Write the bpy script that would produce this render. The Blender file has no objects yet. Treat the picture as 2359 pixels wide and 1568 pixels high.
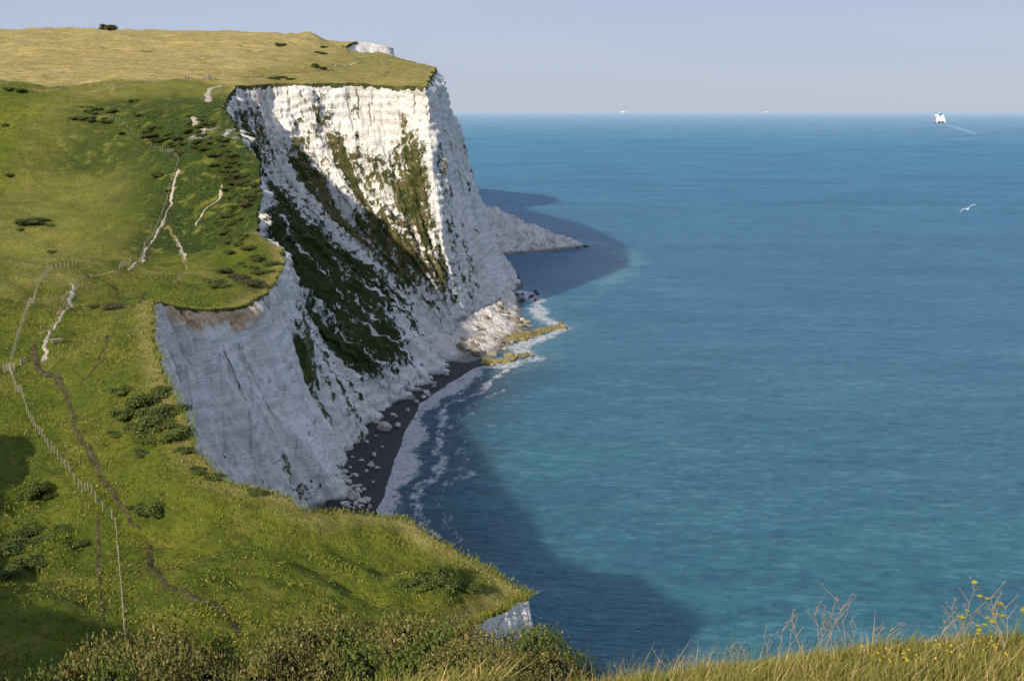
import bpy, bmesh, math, random
import numpy as np
from mathutils import Vector, Matrix, Quaternion
from mathutils.bvhtree import BVHTree
from mathutils.geometry import delaunay_2d_cdt
random.seed(7); rng=np.random.default_rng(7)
sc=bpy.context.scene
sc.view_settings.view_transform='Standard'; sc.view_settings.look='None'; sc.view_settings.exposure=0
COL=sc.collection
# ------------------------------------------------------------------ image pixel helpers: cast pixel coordinates along camera rays to world points
FP=2529.0; TH=math.atan(527/FP); CT,ST=math.cos(TH),math.sin(TH); EYE=Vector((0,0,90))
def ray(px,py):
    dx=(px-1179.5)/FP; dy=(784-py)/FP
    return Vector((dx,CT+dy*ST,-ST+dy*CT))
def Zp(px,py,z):
    r=ray(px,py); t=(z-90)/r.z; return (r.x*t,r.y*t,z)
def Dp(px,py,D):
    r=ray(px,py); t=D/r.y; return (r.x*t,D,90+r.z*t)
# ------------------------------------------------------------------ noise
perm=rng.permutation(256)
def vn(p):
    p=np.asarray(p,dtype=float); i=np.floor(p).astype(int); f=p-i; f=f*f*f*(f*(f*6-15)+10)
    def h(a,b,c): return perm[(perm[(perm[a&255]+b)&255]+c)&255]/127.5-1
    x,y,z=i[:,0],i[:,1],i[:,2]; fx,fy,fz=f[:,0],f[:,1],f[:,2]
    def L(a,b,t): return a+(b-a)*t
    return L(L(L(h(x,y,z),h(x+1,y,z),fx),L(h(x,y+1,z),h(x+1,y+1,z),fx),fy),
             L(L(h(x,y,z+1),h(x+1,y,z+1),fx),L(h(x,y+1,z+1),h(x+1,y+1,z+1),fx),fy),fz)
def fbm(p,o=4,g=.5):
    p=np.asarray(p,dtype=float); a=1;s=0;t=0
    for k in range(o):
        s=s+a*vn(p*(2.03**k)+k*17.3); t+=a; a*=g
    return s/t
def sm(x,a,b):
    t=np.clip((x-a)/(b-a),0,1); return t*t*(3-2*t)
# ------------------------------------------------------------------ node helpers
class NT:
    def __init__(s,name):
        s.m=bpy.data.materials.new(name); s.m.use_nodes=True; s.t=s.m.node_tree; s.n=s.t.nodes; s.l=s.t.links
        s.b=s.n['Principled BSDF']
    def add(s,ty,**k):
        x=s.n.new(ty)
        for a,b in k.items(): setattr(x,a,b)
        return x
    def setin(s,node,i,v):
        if v is None: return
        if hasattr(v,'is_linked') or hasattr(v,'links'): s.l.new(v,node.inputs[i])
        else:
            if isinstance(v,tuple) and len(v)==3 and node.inputs[i].type=='RGBA': v=v+(1,)
            node.inputs[i].default_value=v
    def pos(s,scale=(1,1,1),rot=(0,0,0)):
        g=s.add('ShaderNodeNewGeometry'); m=s.add('ShaderNodeMapping'); s.l.new(g.outputs['Position'],m.inputs[0])
        m.inputs['Scale'].default_value=scale; m.inputs['Rotation'].default_value=rot; return m.outputs[0]
    def obj(s,scale=(1,1,1)):
        g=s.add('ShaderNodeTexCoord'); m=s.add('ShaderNodeMapping'); s.l.new(g.outputs['Object'],m.inputs[0])
        m.inputs['Scale'].default_value=scale; return m.outputs[0]
    def noise(s,vec,scale,det=4,rough=.55,dist=0):
        x=s.add('ShaderNodeTexNoise'); s.l.new(vec,x.inputs['Vector']); x.inputs['Scale'].default_value=scale
        x.inputs['Detail'].default_value=det; x.inputs['Roughness'].default_value=rough; x.inputs['Distortion'].default_value=dist
        return x.outputs['Fac']
    def vor(s,vec,scale,feature='F1',out='Distance'):
        x=s.add('ShaderNodeTexVoronoi',feature=feature); s.l.new(vec,x.inputs['Vector']); x.inputs['Scale'].default_value=scale
        return x.outputs[out]
    def attr(s,n):
        x=s.add('ShaderNodeAttribute',attribute_name=n); return x.outputs['Fac']
    def rnd(s):
        return s.add('ShaderNodeNewGeometry').outputs['Random Per Island']
    def objr(s):
        return s.add('ShaderNodeObjectInfo').outputs['Random']
    def ma(s,op,a,b=None,c=None,clamp=False):
        x=s.add('ShaderNodeMath',operation=op,use_clamp=clamp); s.setin(x,0,a); s.setin(x,1,b)
        if c is not None: s.setin(x,2,c)
        return x.outputs[0]
    def mr(s,v,a,b,c=0.,d=1.,smooth=True):
        x=s.add('ShaderNodeMapRange',interpolation_type='SMOOTHSTEP' if smooth else 'LINEAR')
        s.setin(x,0,v)
        for i,q in zip((1,2,3,4),(a,b,c,d)): x.inputs[i].default_value=q
        return x.outputs[0]
    def mix(s,f,a,b,mode='MIX'):
        x=s.add('ShaderNodeMix',data_type='RGBA',blend_type=mode); s.setin(x,0,f); s.setin(x,6,a); s.setin(x,7,b)
        return x.outputs[2]
    def bump(s,h,dist,strength=1.,normal=None):
        x=s.add('ShaderNodeBump'); x.inputs['Strength'].default_value=strength; x.inputs['Distance'].default_value=dist
        s.l.new(h,x.inputs['Height'])
        if normal is not None: s.l.new(normal,x.inputs['Normal'])
        return x.outputs[0]
    def fin(s,col=None,rough=.9,normal=None,spec=.2):
        if col is not None: s.setin(s.b,'Base Color',col)
        s.setin(s.b,'Roughness',rough); s.b.inputs['Specular IOR Level'].default_value=spec
        if normal is not None: s.l.new(normal,s.b.inputs['Normal'])
        return s.m
def simple(name,c,rough=.7,var=.25,scale=3.,bump=.0):
    n=NT(name); v=n.obj(); f=n.noise(v,scale,5); c2=tuple(x*(1-var) for x in c)
    col=n.mix(f,c2,c); return n.fin(col,rough,n.bump(f,bump) if bump else None)
# ------------------------------------------------------------------ mesh helpers
def npmesh(name,V,T,mats=(),attrs=None,smooth=False,midx=None):
    me=bpy.data.meshes.new(name); V=np.asarray(V,dtype=np.float32); T=np.asarray(T,dtype=np.int32)
    k=T.shape[1]; me.vertices.add(len(V)); me.vertices.foreach_set('co',V.ravel())
    me.loops.add(T.size); me.loops.foreach_set('vertex_index',T.ravel())
    me.polygons.add(len(T)); me.polygons.foreach_set('loop_start',np.arange(0,T.size,k,dtype=np.int32))
    me.polygons.foreach_set('loop_total',np.full(len(T),k,dtype=np.int32))
    if midx is not None: me.polygons.foreach_set('material_index',np.asarray(midx,dtype=np.int32))
    me.update(calc_edges=True); me.validate()
    if smooth: me.polygons.foreach_set('use_smooth',np.ones(len(me.polygons),dtype=bool))
    for m in mats: me.materials.append(m)
    for a,v in (attrs or {}).items():
        at=me.attributes.new(a,'FLOAT','POINT'); at.data.foreach_set('value',np.asarray(v,dtype=np.float32))
    return me
def add(name,me,loc=(0,0,0),parent=None,**props):
    o=bpy.data.objects.new(name,me); COL.objects.link(o); o.location=loc
    if parent is not None: o.parent=parent
    for k,v in props.items(): o[k]=v
    return o
def gridfaces(nu,nv):
    i,j=np.meshgrid(np.arange(nu-1),np.arange(nv-1),indexing='ij'); a=(i*nv+j).ravel()
    return np.stack([a,a+nv,a+nv+1,a+1],1)
# ------------------------------------------------------------------ coast control columns: top, base, slope
Z,D=Zp,Dp
cols=[((60,-60,88),(75,-60),0),((25,1,87.8),(40,8),0),((10,7.6,86.35),(22,18),0),((4.6,9.5,85.15),(14,22),0),
((1.7,11,83.9),(8,26),0),((.4,14,81.4),(6,32),0),((-3,28,72),(3,42),0),((-9,55,56),(-1,62),0),((-12,95,38),(-1,97),0),
(Z(1140,1408,31),(5,111),0),(Z(1225,1367,31),(10.5,126),0),(Z(1090,1290,34),(3,142),0),(Z(1000,1240,36),(-2,146),0),
(Z(930,1195,37.5),(-8,149),0),(Z(800,1178,39),(-16,150),0),(Z(700,1180,40.5),(-21,146),0),(Z(660,1145,42),(-25,147),0),
(Z(520,1105,44),(-31,148),0),(Z(450,1045,46),(-34,152),0),(Z(430,960,48),(-39,165),0),(Z(380,870,50),(-43,180),0),
(Z(350,760,53),(-49,197),0),(Z(352,690,54),(-52,217),0),(Z(375,700,52.5),(-50,224),0),(Z(470,712,49),(-44,237),0),
(Z(555,705,47),(-37,247),0),(Z(620,670,47.5),(-42,268),.1),(Z(655,620,50),(-42,288),.3),(Z(645,575,53),(-41.5,307),.6),
(D(595,540,306),(-37.6,328),.9),(D(590,490,326),(-32,346),1),(D(600,420,348),(-27,369),1),(D(590,360,364),(-24,384),1),
(D(545,305,386),(-23,394),1),(D(515,240,424),(-22,402),1),(D(545,198,455),(-22,408),1),(D(650,192,475),(-22,415),1),
(D(800,192,480),(-22,422),.9),(D(920,198,478),(-23,431),.6),(D(978,200,465),(-22,444),.1),(D(995,172,505),(-8,480),.05),
(D(1003,156,550),(3,540),0),((-45,600,114),(0,590),0),((-70,690,122),(-20,690),0),((-112,770,130),(-60,760),0),
((-132,830,132),(-80,820),0),(D(822,93,872),(-75,850),0),(D(905,110,880),(-70,870),0),((-100,950,140),(-70,950),0),((-300,1250,140),(-250,1280),0)]
CT_=[np.array(c[0]) for c in cols]; CB_=[np.array([c[1][0],c[1][1],-1.5]) for c in cols]
Ts=[];Bs=[];Ss=[];Ks=[]
for k in range(len(cols)-1):
    a,b=CT_[k],CT_[k+1]; L=max(np.linalg.norm(b-a),np.linalg.norm(CB_[k+1]-CB_[k])*.8)
    dist=np.linalg.norm((a+b)/2*np.array([1,1,0])); sp=min(max(dist/420,.25),.9)
    if k<1 or k>42: sp=3.5
    if 1<=k<4: sp=.4
    if 22<=k<39: sp=.6
    n=max(2,int(math.ceil(L/sp)))
    for j in range(n):
        t=j/n; Ts.append(a*(1-t)+b*t); Bs.append(CB_[k]*(1-t)+CB_[k+1]*t); Ss.append(cols[k][2]*(1-t)+cols[k+1][2]*t); Ks.append(k+t)
Ts.append(CT_[-1]);Bs.append(CB_[-1]);Ss.append(0);Ks.append(len(cols)-1)
Ts=np.array(Ts);Bs=np.array(Bs);Ss=np.array(Ss);Ks=np.array(Ks)
def smooth_rows(A,w):
    k=np.ones(w)/w; P=np.pad(A,((w//2,w//2),(0,0)),mode='edge')
    return np.stack([np.convolve(P[:,i],k,mode='valid') for i in range(A.shape[1])],1)
Ts=smooth_rows(Ts,7); Bs=smooth_rows(Bs,21)
dist=np.linalg.norm(Ts[:,:2],axis=1)
amp=np.clip(dist*.007,.05,2.1)
q=np.stack([Ts[:,0]*.22,Ts[:,1]*.22,np.zeros(len(Ts))],1)
Ts[:,0]+=amp*fbm(q,5,.65); Ts[:,1]+=amp*fbm(q+55,5,.65)*.6
Bs[:,0]+=2.2*fbm(np.stack([Bs[:,0]*.08,Bs[:,1]*.08,Ks*.3],1),4)
Ts[:,2]+=np.clip(dist*.002,0,.6)*fbm(q+91,3)
NC=len(Ts)
# ------------------------------------------------------------------ land surface
ctrl=[(0,0,88.4),(0,4,87.2),(3,5,87.05),(-3,4,87),(8,0,88.2),(-10,0,87.5),(0,-30,90),(-40,-40,93),(2,8,85.5),(4,7.2,86.25),(7,7,86.5),
(-4,10,83.0),(-3,15,79.8),(-8,20,76.6),(-4,21,75.6),(-15,24,76),(-12,40,65),(-25,60,54),(-20,80,43),(-30,80,43),(-45,80,44),
(-25,100,38.5),(-41,98,39),(-50,96,40),(-45,121,38),(-24,118,38),Z(1000,1340,34.5),Z(850,1300,36),(-60.6,142,42),(-71,146,41.5),(-30,125,40),
(-88,183,46),(-77,195,48.5),(-75,160,44),(-92,247,52.5),(-113,267,54.5),(-119,254,56),(-140,230,58),(-100,285,49.5),(-130,300,47.5),
(-87,299,50.5),(-77,256,50.5),D(500,450,350),D(520,560,318),(-150,320,48),(-200,330,52),(-105,315,51),(-250,300,60),
(-141,390,68),(-178,385,69),D(450,350,372),(-147,430,91),(-204,450,100.5),(-127,470,103.5),(-170,460,101.5),(-207,462,102),(-260,450,100),
(-272,600,118.6),(-203,600,118.5),(-134,600,118),(-68,540,109.7),(-90,520,107.5),(-60,500,104.5),(-360,800,147),(-250,800,146),(-170,800,144.3),(-135,800,141.5),
(-400,1000,146),(-200,1000,142),(-700,800,150),(-700,1200,140),(-300,1250,140),(-500,450,100),(-500,300,72),
(-100,105,60),(-85,75,62),(-75,45,72),(-60,10,82),(-68,88,50),(-130,130,58),(-150,170,60),(-105,190,50),(-300,100,80),(-300,-60,90),(-700,-60,100),(-120,210,56),(-84,122,57.5),(-94,134,56),(-72,122,44),(-86,146,46)]
sel=np.arange(0,NC,8); ctrl=np.array([tuple(c) for c in ctrl]+[tuple(t) for t in Ts[sel]])
def kern(r2): return np.sqrt(r2+36.)
def d2(A,B): return ((A[:,None,:]-B[None,:,:])**2).sum(2)
n=len(ctrl); A=np.zeros((n+3,n+3)); A[:n,:n]=kern(d2(ctrl[:,:2],ctrl[:,:2])); A[:n,:n]-=np.eye(n)*.5
A[:n,n]=1;A[:n,n+1:]=ctrl[:,:2]/100;A[n,:n]=1;A[n+1:,:n]=ctrl[:,:2].T/100
W=np.linalg.lstsq(A,np.concatenate([ctrl[:,2],[0,0,0]]),rcond=None)[0]
def hz(P):
    out=np.empty(len(P))
    for s in range(0,len(P),20000):
        q=P[s:s+20000]; out[s:s+20000]=kern(d2(q,ctrl[:,:2]))@W[:n]+W[n]+(q/100)@W[n+1:]
    return out
poly=np.vstack([Ts[:,:2],[[-900,1250],[-900,-90],[60,-90]]])
def inside(P,poly):
    x,y=P[:,0],P[:,1]; r=np.zeros(len(P),bool); m=len(poly)
    for i in range(m):
        x1,y1=poly[i];x2,y2=poly[(i+1)%m]
        if y1==y2: continue
        c=((y1>y)!=(y2>y)); 
        r^= c&(x<(x2-x1)*(y-y1)/(y2-y1)+x1)
    return r
ang=np.concatenate([np.radians(np.arange(-88,-28,1.2)),np.arange(math.radians(-28),math.radians(28),.0048),np.radians(np.arange(28,88,2.5))])
rad=3*np.exp(np.arange(0,math.log(1300/3),.0125))
AA,RR=np.meshgrid(ang,rad); AA=AA+rng.uniform(-.0018,.0018,AA.shape); RR=RR*(1+rng.uniform(-.004,.004,RR.shape))
P=np.stack([np.sin(AA)*RR,np.cos(AA)*RR],2).reshape(-1,2)
gx,gy=np.meshgrid(np.arange(-880,50,12.),np.arange(-80,3,6.)); P=np.vstack([P,np.stack([gx.ravel(),gy.ravel()],1)])
P=P[inside(P,poly)]
dE=np.empty(len(P))
for s in range(0,len(P),8000):
    q=P[s:s+8000]; dE[s:s+8000]=np.sqrt(d2(q,Ts[:,:2])).min(1)
keep=dE>np.clip(np.linalg.norm(P,axis=1)*.0022,.1,1.2); P=P[keep]; dE=dE[keep]
nb=len(poly)
allP=[Vector(p) for p in poly]+[Vector(p) for p in P]
res=delaunay_2d_cdt(allP,[(i,(i+1)%nb) for i in range(nb)],[],0,1e-5)
V2=np.array([v[:] for v in res[0]]); F=np.array([f for f in res[2]]); orig=res[3]
cen=V2[F].mean(1); F=F[inside(cen,poly)]
dist2=np.linalg.norm(V2,axis=1)
zz=hz(V2)
src=np.array([o[0] if len(o) else -1 for o in orig])
isb=(src>=0)&(src<NC); 
dEd=np.empty(len(V2)); idx=np.zeros(len(V2),int)
for s in range(0,len(V2),8000):
    dd=d2(V2[s:s+8000],Ts[:,:2]); idx[s:s+8000]=dd.argmin(1); dEd[s:s+8000]=np.sqrt(dd.min(1))
p3=np.stack([V2[:,0],V2[:,1],np.zeros(len(V2))],1)
es=np.clip(dist2/60,.08,1)
fade=sm(dEd/es,0,4)
terr=fbm(np.column_stack([V2[:,0]*.05,V2[:,1]*.05,zz*.35]),4,.6)
rough=(fbm(p3*.05,4)*2.0+fbm(p3*.18+60,3)*1.0+fbm(p3*.45,3)*.5+terr*1.1)*np.clip(dist2/90,.03,1.3)
zz+=rough*fade
zz+=fbm(p3*2.2+9,2)*.05*fade
wz=1-sm(dEd/es,0,5); zz=zz*(1-wz)+ (Ts[idx,2]+(zz-Ts[idx,2])*sm(dEd/es,0,8)*.6)*wz
zz[isb]=Ts[src[isb],2]
x,y=V2[:,0],V2[:,1]
nse=fbm(p3*.03+5,4)
flr=453+ (x+204)*.12+nse*3
dry=sm(y-flr,0,5)*(.55+.45*sm(-x+nse*25,85,140))
dry=np.maximum(dry,.34*sm(nse+fbm(p3*.2,3)*.5,.0,.5)*sm(y,120,220)*(y<300))
dry=np.maximum(dry,.18*sm(fbm(p3*.02+50,4),.0,.4)*(y>300))
dry=np.maximum(dry,.6*(1-sm(dEd,.5,4))*sm(dist2,60,120))
scrub=sm(y,296,318)*(1-sm(y,420,445))*(1-sm(dEd+nse*18,22,48))
scrub=np.maximum(scrub,sm(y,385,395)*(1-sm(y,436,448))*sm(x,-185,-150)*.85)
def landmat():
    m=NT('grassland'); p=m.pos()
    a=m.noise(p,.035,5,.6); b=m.noise(p,.22,6,.65); c=m.noise(p,1.3,5,.7); d=m.noise(m.pos((1,.45,1)),5.,4,.7); e=m.noise(p,.09,5,.7,.6)
    g=m.mix(m.mr(a,.35,.65),(.112,.148,.015),(.215,.222,.026)); g=m.mix(m.mr(b,.42,.60,0,.80),g,(.092,.122,.014)); 
    g=m.mix(m.mr(e,.52,.66,0,.55),g,(.245,.212,.045))
    g=m.mix(m.mr(c,.46,.62,0,.60),g,(.050,.072,.012)); g=m.mix(m.mr(d,.5,.7,0,.5),g,(.26,.245,.05))
    dr=m.mix(m.mr(b,.35,.65),(.35,.275,.080),(.52,.395,.14)); dr=m.mix(m.mr(c,.42,.62,0,.5),dr,(.23,.19,.055))
    st=m.noise(m.pos((.12,1.4,1)),.35,4,.6); dr=m.mix(m.mr(st,.45,.58,0,.6),dr,(.60,.47,.20))
    g=m.mix(m.attr('dry'),g,dr)
    sg=m.mix(m.mr(c,.4,.6),(.024,.044,.010),(.080,.108,.020)); 
    sf=m.ma('MULTIPLY',m.attr('scrub'),m.mr(b,.34,.48)); g=m.mix(sf,g,sg)
    g=m.mix(m.ma('MULTIPLY',m.attr('bare'),m.mr(b,.45,.6)),g,(.62,.58,.5))
    h=m.ma('ADD',m.ma('MULTIPLY',b,2.6),m.ma('ADD',m.ma('MULTIPLY',c,1.),m.ma('MULTIPLY',d,.5))); 
    return m.fin(g,.95,m.bump(h,.8,.9),.1)
M_land=landmat()
bare=np.zeros(len(V2))
for (px,py,dd,r) in [(465,290,395,5),(478,215,445,3.5),(530,300,385,4)]:
    w=Dp(px,py,dd); bare=np.maximum(bare,1-sm(np.hypot(x-w[0],(y-w[1])*.5),r*.4,r))
LV=np.column_stack([V2,zz])
land_me=npmesh('ground',LV,F,[M_land],{'dry':dry,'scrub':scrub,'bare':bare},smooth=True)
land=add('ground',land_me,kind='structure')
bm=bmesh.new(); bm.from_mesh(land_me); bmesh.ops.recalc_face_normals(bm,faces=bm.faces)
bm.faces.ensure_lookup_table()
if sum(f.normal.z for f in bm.faces[:500])<0: bmesh.ops.reverse_faces(bm,faces=bm.faces)
bm.to_mesh(land_me); bvh=BVHTree.FromBMesh(bm); bm.free()
def G(px,py):
    r=ray(px,py).normalized(); h=bvh.ray_cast(EYE,r); return h[0] if h[0] else Vector(Zp(px,py,40) if py>300 else Dp(px,py,600))
def gz(x,y):
    h=bvh.ray_cast(Vector((x,y,400)),Vector((0,0,-1))); return h[0].z if h[0] else None
# ------------------------------------------------------------------ cliff face
NR=130; w=np.linspace(0,1,NR)
hs=.62*w+.38*w**2; hl=np.interp(w,[0,.12,.32,.60,.78,.86,1],[0,.03,.12,.44,.74,.84,1])
Hh=(1-Ss)[:,None]*hs[None]+Ss[:,None]*hl[None]
XY=Ts[:,None,:2]+(Bs-Ts)[:,None,:2]*Hh[...,None]
ZZ=Ts[:,None,2]+(Bs-Ts)[:,None,2]*w[None]
C=np.concatenate([XY,ZZ[...,None]],2)
du=np.gradient(C,axis=0); dv=np.gradient(C,axis=1); N=np.cross(dv,du); N/=np.linalg.norm(N,axis=2,keepdims=True)+1e-9
out=(Bs-Ts)[:,None,:]*np.array([1,1,0]); sgn=np.sign((N*out).sum(2,keepdims=True).mean()); N*=sgn
ulen=np.concatenate([[0],np.cumsum(np.linalg.norm(np.diff((Ts+Bs)/2,axis=0),axis=1))])
U=np.repeat(ulen[:,None],NR,1); Cf=C.reshape(-1,3); Uf=U.ravel(); Wf=np.tile(w,NC); Sf=np.repeat(Ss,NR); Kf=np.repeat(Ks,NR)
gul=np.stack([Uf*.09,Cf[:,2]*.012,np.zeros_like(Uf)],1)
g1=1-np.abs(fbm(gul,4,.55))*2.4
g2=fbm(np.stack([Uf*.4,Cf[:,2]*.07,Sf],1),4,.6)
g3=fbm(Cf*np.array([.10,.10,.09]),6,.55); g4=fbm(Cf*np.array([.5,.5,.9])+31,3,.6)
def quant(s,lv,a=.34,b=.66): s=s*lv; f=np.floor(s); return (f+sm(s-f,a,b))/lv
st1=quant(fbm(np.stack([Uf*.13,Cf[:,2]*.03,Sf*0+8],1),3,.5),4)
st2=quant(fbm(np.stack([Uf*.34,Cf[:,2]*.075,Sf*0+77],1),4,.5),5,.36,.64)
zb=Cf[:,2]*.30+fbm(Cf*.03,3)*2.4; led=sm(np.abs((zb%1)-.5)*2,.3,.7)
near=np.clip(np.linalg.norm(Cf[:,:2],axis=1)/150,.1,1)*(.35+.65*sm(Kf,17,21))
fl=sm(Kf,26,30); am=(.4+.8*Sf)
disp=(g1*.7*am+g2*.5*am+g3*(.9+1.8*Sf)+g4*(.2+.22*fl)+ led*(.22+.55*fl)+st1*(2.5+1.2*fl)+st2*(1.4+1.3*fl))
disp+= 1.6*sm(Kf,39.2,40)*fbm(Cf*np.array([.07,.07,.05]),3)*2
strk=fbm(np.stack([Uf*.26,Wf*2.6,np.zeros_like(Uf)+3],1),5,.65)
vegn=fbm(np.stack([Uf*.09,Wf*5,np.zeros_like(Uf)+23],1),4,.6)
vegf=fbm(Cf*.35+11,4,.6)
sunny=sm(Kf,34.3,35.0)*(1-sm(Kf,38.6,39.1))
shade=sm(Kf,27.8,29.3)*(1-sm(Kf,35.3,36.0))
veg=np.zeros_like(Uf)-.06
veg=np.maximum(veg,sunny*np.interp(Wf,[0,.05,.2,.28,.38,.55,.74,.86,.94],[.05,.2,.34,.54,.66,.70,.68,.42,.1]))
veg=np.maximum(veg,shade*np.interp(Wf,[0,.03,.12,.74,.82,.88,1],[.2,.4,.70,.72,.45,.22,.12]))
veg=np.maximum(veg,sm(Kf,38.5,39.2)*(1-sm(Kf,39.5,40.5))*sm(Wf,.1,.3)*.36)
veg=np.maximum(veg,(Kf<28)*(.04+.24*sm(Wf,.45,.8)))
veg=np.maximum(veg,sm(Kf,25.5,26.5)*(1-sm(Kf,29,30))*sm(Wf,.05,.3)*(1-sm(Wf,.8,.95))*.45)
veg=np.maximum(veg,sm(Kf,39.5,41)*.20)
veg+=.52*strk+.36*vegn+.26*vegf
veg=np.clip(veg,-.3,1.2)
veg=np.maximum(veg,1.1*(1-sm(Wf+vegf*.02,.008,.022))*(Kf<46))
shade_tint=sm(Kf,27,28.5)*(1-sm(Kf,34.4,35.6))  # cliff shadow painted in: darkens the plant colour over these columns
soil=sm(Kf,22.6,23.2)*(1-sm(Kf,25.0,25.6))*(1-sm(Wf+vegf*.05+strk*.05,.07,.11))+.22*sm(Kf,21,23)*(1-sm(Kf,26,27))*sm(strk,.05,.4)*(1-sm(Wf,.1,.5))
vm=sm(veg,.5,.6)
disp+=vm*(.35+.9*vegf)
taper=sm(Wf,0,.05); 
Cn=C+N*(disp*taper*near).reshape(NC,NR,1)
Cn[:,0,:]=Ts
def cliffmat(name='chalk_cliff'):
    m=NT(name); p=m.pos(); ps=m.pos((.06,.06,1.5)); pv=m.pos((1,1,.14))
    a=m.noise(p,.06,6,.65); b=m.noise(p,.9,6,.7); s=m.noise(ps,1.,5,.6); c=m.noise(pv,.5,6,.7); w0=m.noise(m.pos((1,1,.6)),.16,6,.7)
    g=m.mix(m.mr(a,.35,.65),(.74,.70,.64),(.86,.825,.765))
    g=m.mix(m.mr(w0,.52,.64,0,.45),g,(.54,.50,.43))
    g=m.mix(m.mr(s,.52,.66,0,.35),g,(.57,.52,.44)); g=m.mix(m.mr(c,.53,.70,0,.55),g,(.50,.43,.34))
    g=m.mix(m.mr(b,.57,.72,0,.6),g,(.34,.31,.26))
    fl=m.noise(m.pos((.10,.10,3.2)),1.,3,.7); g=m.mix(m.ma('MULTIPLY',m.mr(fl,.58,.62,0,.6),m.mr(b,.40,.53)),g,(.24,.24,.22))
    vc=m.vor(m.pos((1,1,.10)),.15,'DISTANCE_TO_EDGE'); g=m.mix(m.ma('MULTIPLY',m.mr(vc,.0,.022,.5,0),m.mr(c,.48,.58)),g,(.18,.17,.15))
    so=m.mix(m.mr(b,.4,.65),(.50,.31,.16),(.80,.60,.38)); g=m.mix(m.attr('soil'),g,so)
    f2=m.noise(m.pos((1,1,.6)),.55,6,.72); f3=m.noise(p,2.2,4,.7)
    vf=m.ma('ADD',m.attr('veg'),m.ma('ADD',m.ma('MULTIPLY',m.ma('SUBTRACT',f2,.5),1.5),m.ma('MULTIPLY',m.ma('SUBTRACT',f3,.5),.6))); vf=m.mr(vf,.50,.58)
    vg=m.mix(m.mr(m.noise(p,.16,4),.4,.6),(.055,.070,.015),(.180,.150,.060)); vg=m.mix(m.mr(b,.52,.7,0,.5),vg,(.18,.16,.07)); vg=m.mix(m.ma('MULTIPLY',m.attr('shade_tint'),.8),vg,(.040,.054,.014)); vg=m.mix(m.mr(f3,.42,.60,0,.70),vg,(.026,.034,.011))
    g=m.mix(vf,g,vg)
    z=m.add('ShaderNodeSeparateXYZ'); m.l.new(p,z.inputs[0]); zf=m.ma('ADD',z.outputs[2],m.ma('MULTIPLY',b,-3.))
    g=m.mix(m.mr(zf,-.8,1.,.75,0),g,(.10,.095,.075))
    blk=m.vor(m.pos((1,1,.45)),.45,'F1')
    h=m.ma('ADD',m.ma('MULTIPLY',b,1.),m.ma('ADD',m.ma('MULTIPLY',s,.45),m.ma('MULTIPLY',c,.8)))
    h=m.ma('ADD',h,m.ma('MULTIPLY',blk,.5)); h=m.ma('ADD',h,m.ma('MULTIPLY',m.mr(vc,0,.04),.3))
    return m.fin(g,.9,m.bump(h,.8,.85),.15)
M_cliff=cliffmat()
cl=npmesh('cliff',Cn.reshape(-1,3),gridfaces(NC,NR)[:,::-1] ,[M_cliff],{'veg':veg,'soil':soil,'shade_tint':shade_tint},smooth=False)
add('cliff',cl,kind='structure')
# ------------------------------------------------------------------ debris promontory
def ribbon(rows,nu,name,mat,ns=1.5,attrs=None,nvv=34):
    R=[]
    for r in rows:
        r=np.array(r,float); t=np.linspace(0,len(r)-1,nu); i=np.clip(t.astype(int),0,len(r)-2); f=(t-i)[:,None]
        R.append(r[i]*(1-f)+r[i+1]*f)
    R=np.array(R); t=np.linspace(0,len(rows)-1,nvv); i=np.clip(t.astype(int),0,len(rows)-2); f=(t-i)[:,None,None]
    Q=R[i]*(1-f)+R[i+1]*f; Q=Q.transpose(1,0,2).reshape(-1,3)
    Q[:,2]+=ns*fbm(Q*np.array([.12,.12,.05]),5,.7)*np.clip(Q[:,2]/4+.35,0,1.4); Q[:,1]+=ns*.8*fbm(Q*.15+40,4)
    me=npmesh(name,Q,gridfaces(nu,nvv),[mat],attrs and {k:np.full(len(Q),v) for k,v in attrs.items()})
    return me
pr=ribbon([[(-90,690,-2),(-30,697,-2),(-3,702,-2),(25,715,-2),(40,727,-2),(54,741,-2)],
           [(-90,715,34),(-30,715,16),(0,718,9),(22,727,6),(38,735,2.5),(53,742,-.5)],
           [(-90,745,60),(-40,742,36),(-8,740,25),(18,741,15),(30,743,8),(54,744,-.6)],
           [(-90,770,60),(-40,770,34),(-8,765,16),(18,760,8),(30,758,4),(54,750,-2)],
           [(-90,790,-2),(-40,790,-2),(-8,785,-2),(18,780,-2),(30,775,-2),(54,755,-2)]],240,'debris_slope',M_cliff,5.,{'veg':.36,'soil':.1},60)
add('debris_slope',pr,kind='structure')
md=ribbon([[(-30,385,-2),(-16,384,-2),(-4,396,-2),(4,425,-2),(10,455,-2),(9,480,-2),(6,535,-2)],
           [(-30,395,4),(-19,396,2),(-10,408,2),(-3,430,2),(1,455,1.5),(3,480,1),(2,530,1)],
           [(-30,410,8),(-24,412,6),(-21,430,7),(-17,445,7),(-12,462,7),(-6,485,6),(-2,530,5)]],140,'scree',M_cliff,2.4,{'veg':.30,'soil':.25},40)
add('scree',md,kind='structure')
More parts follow.
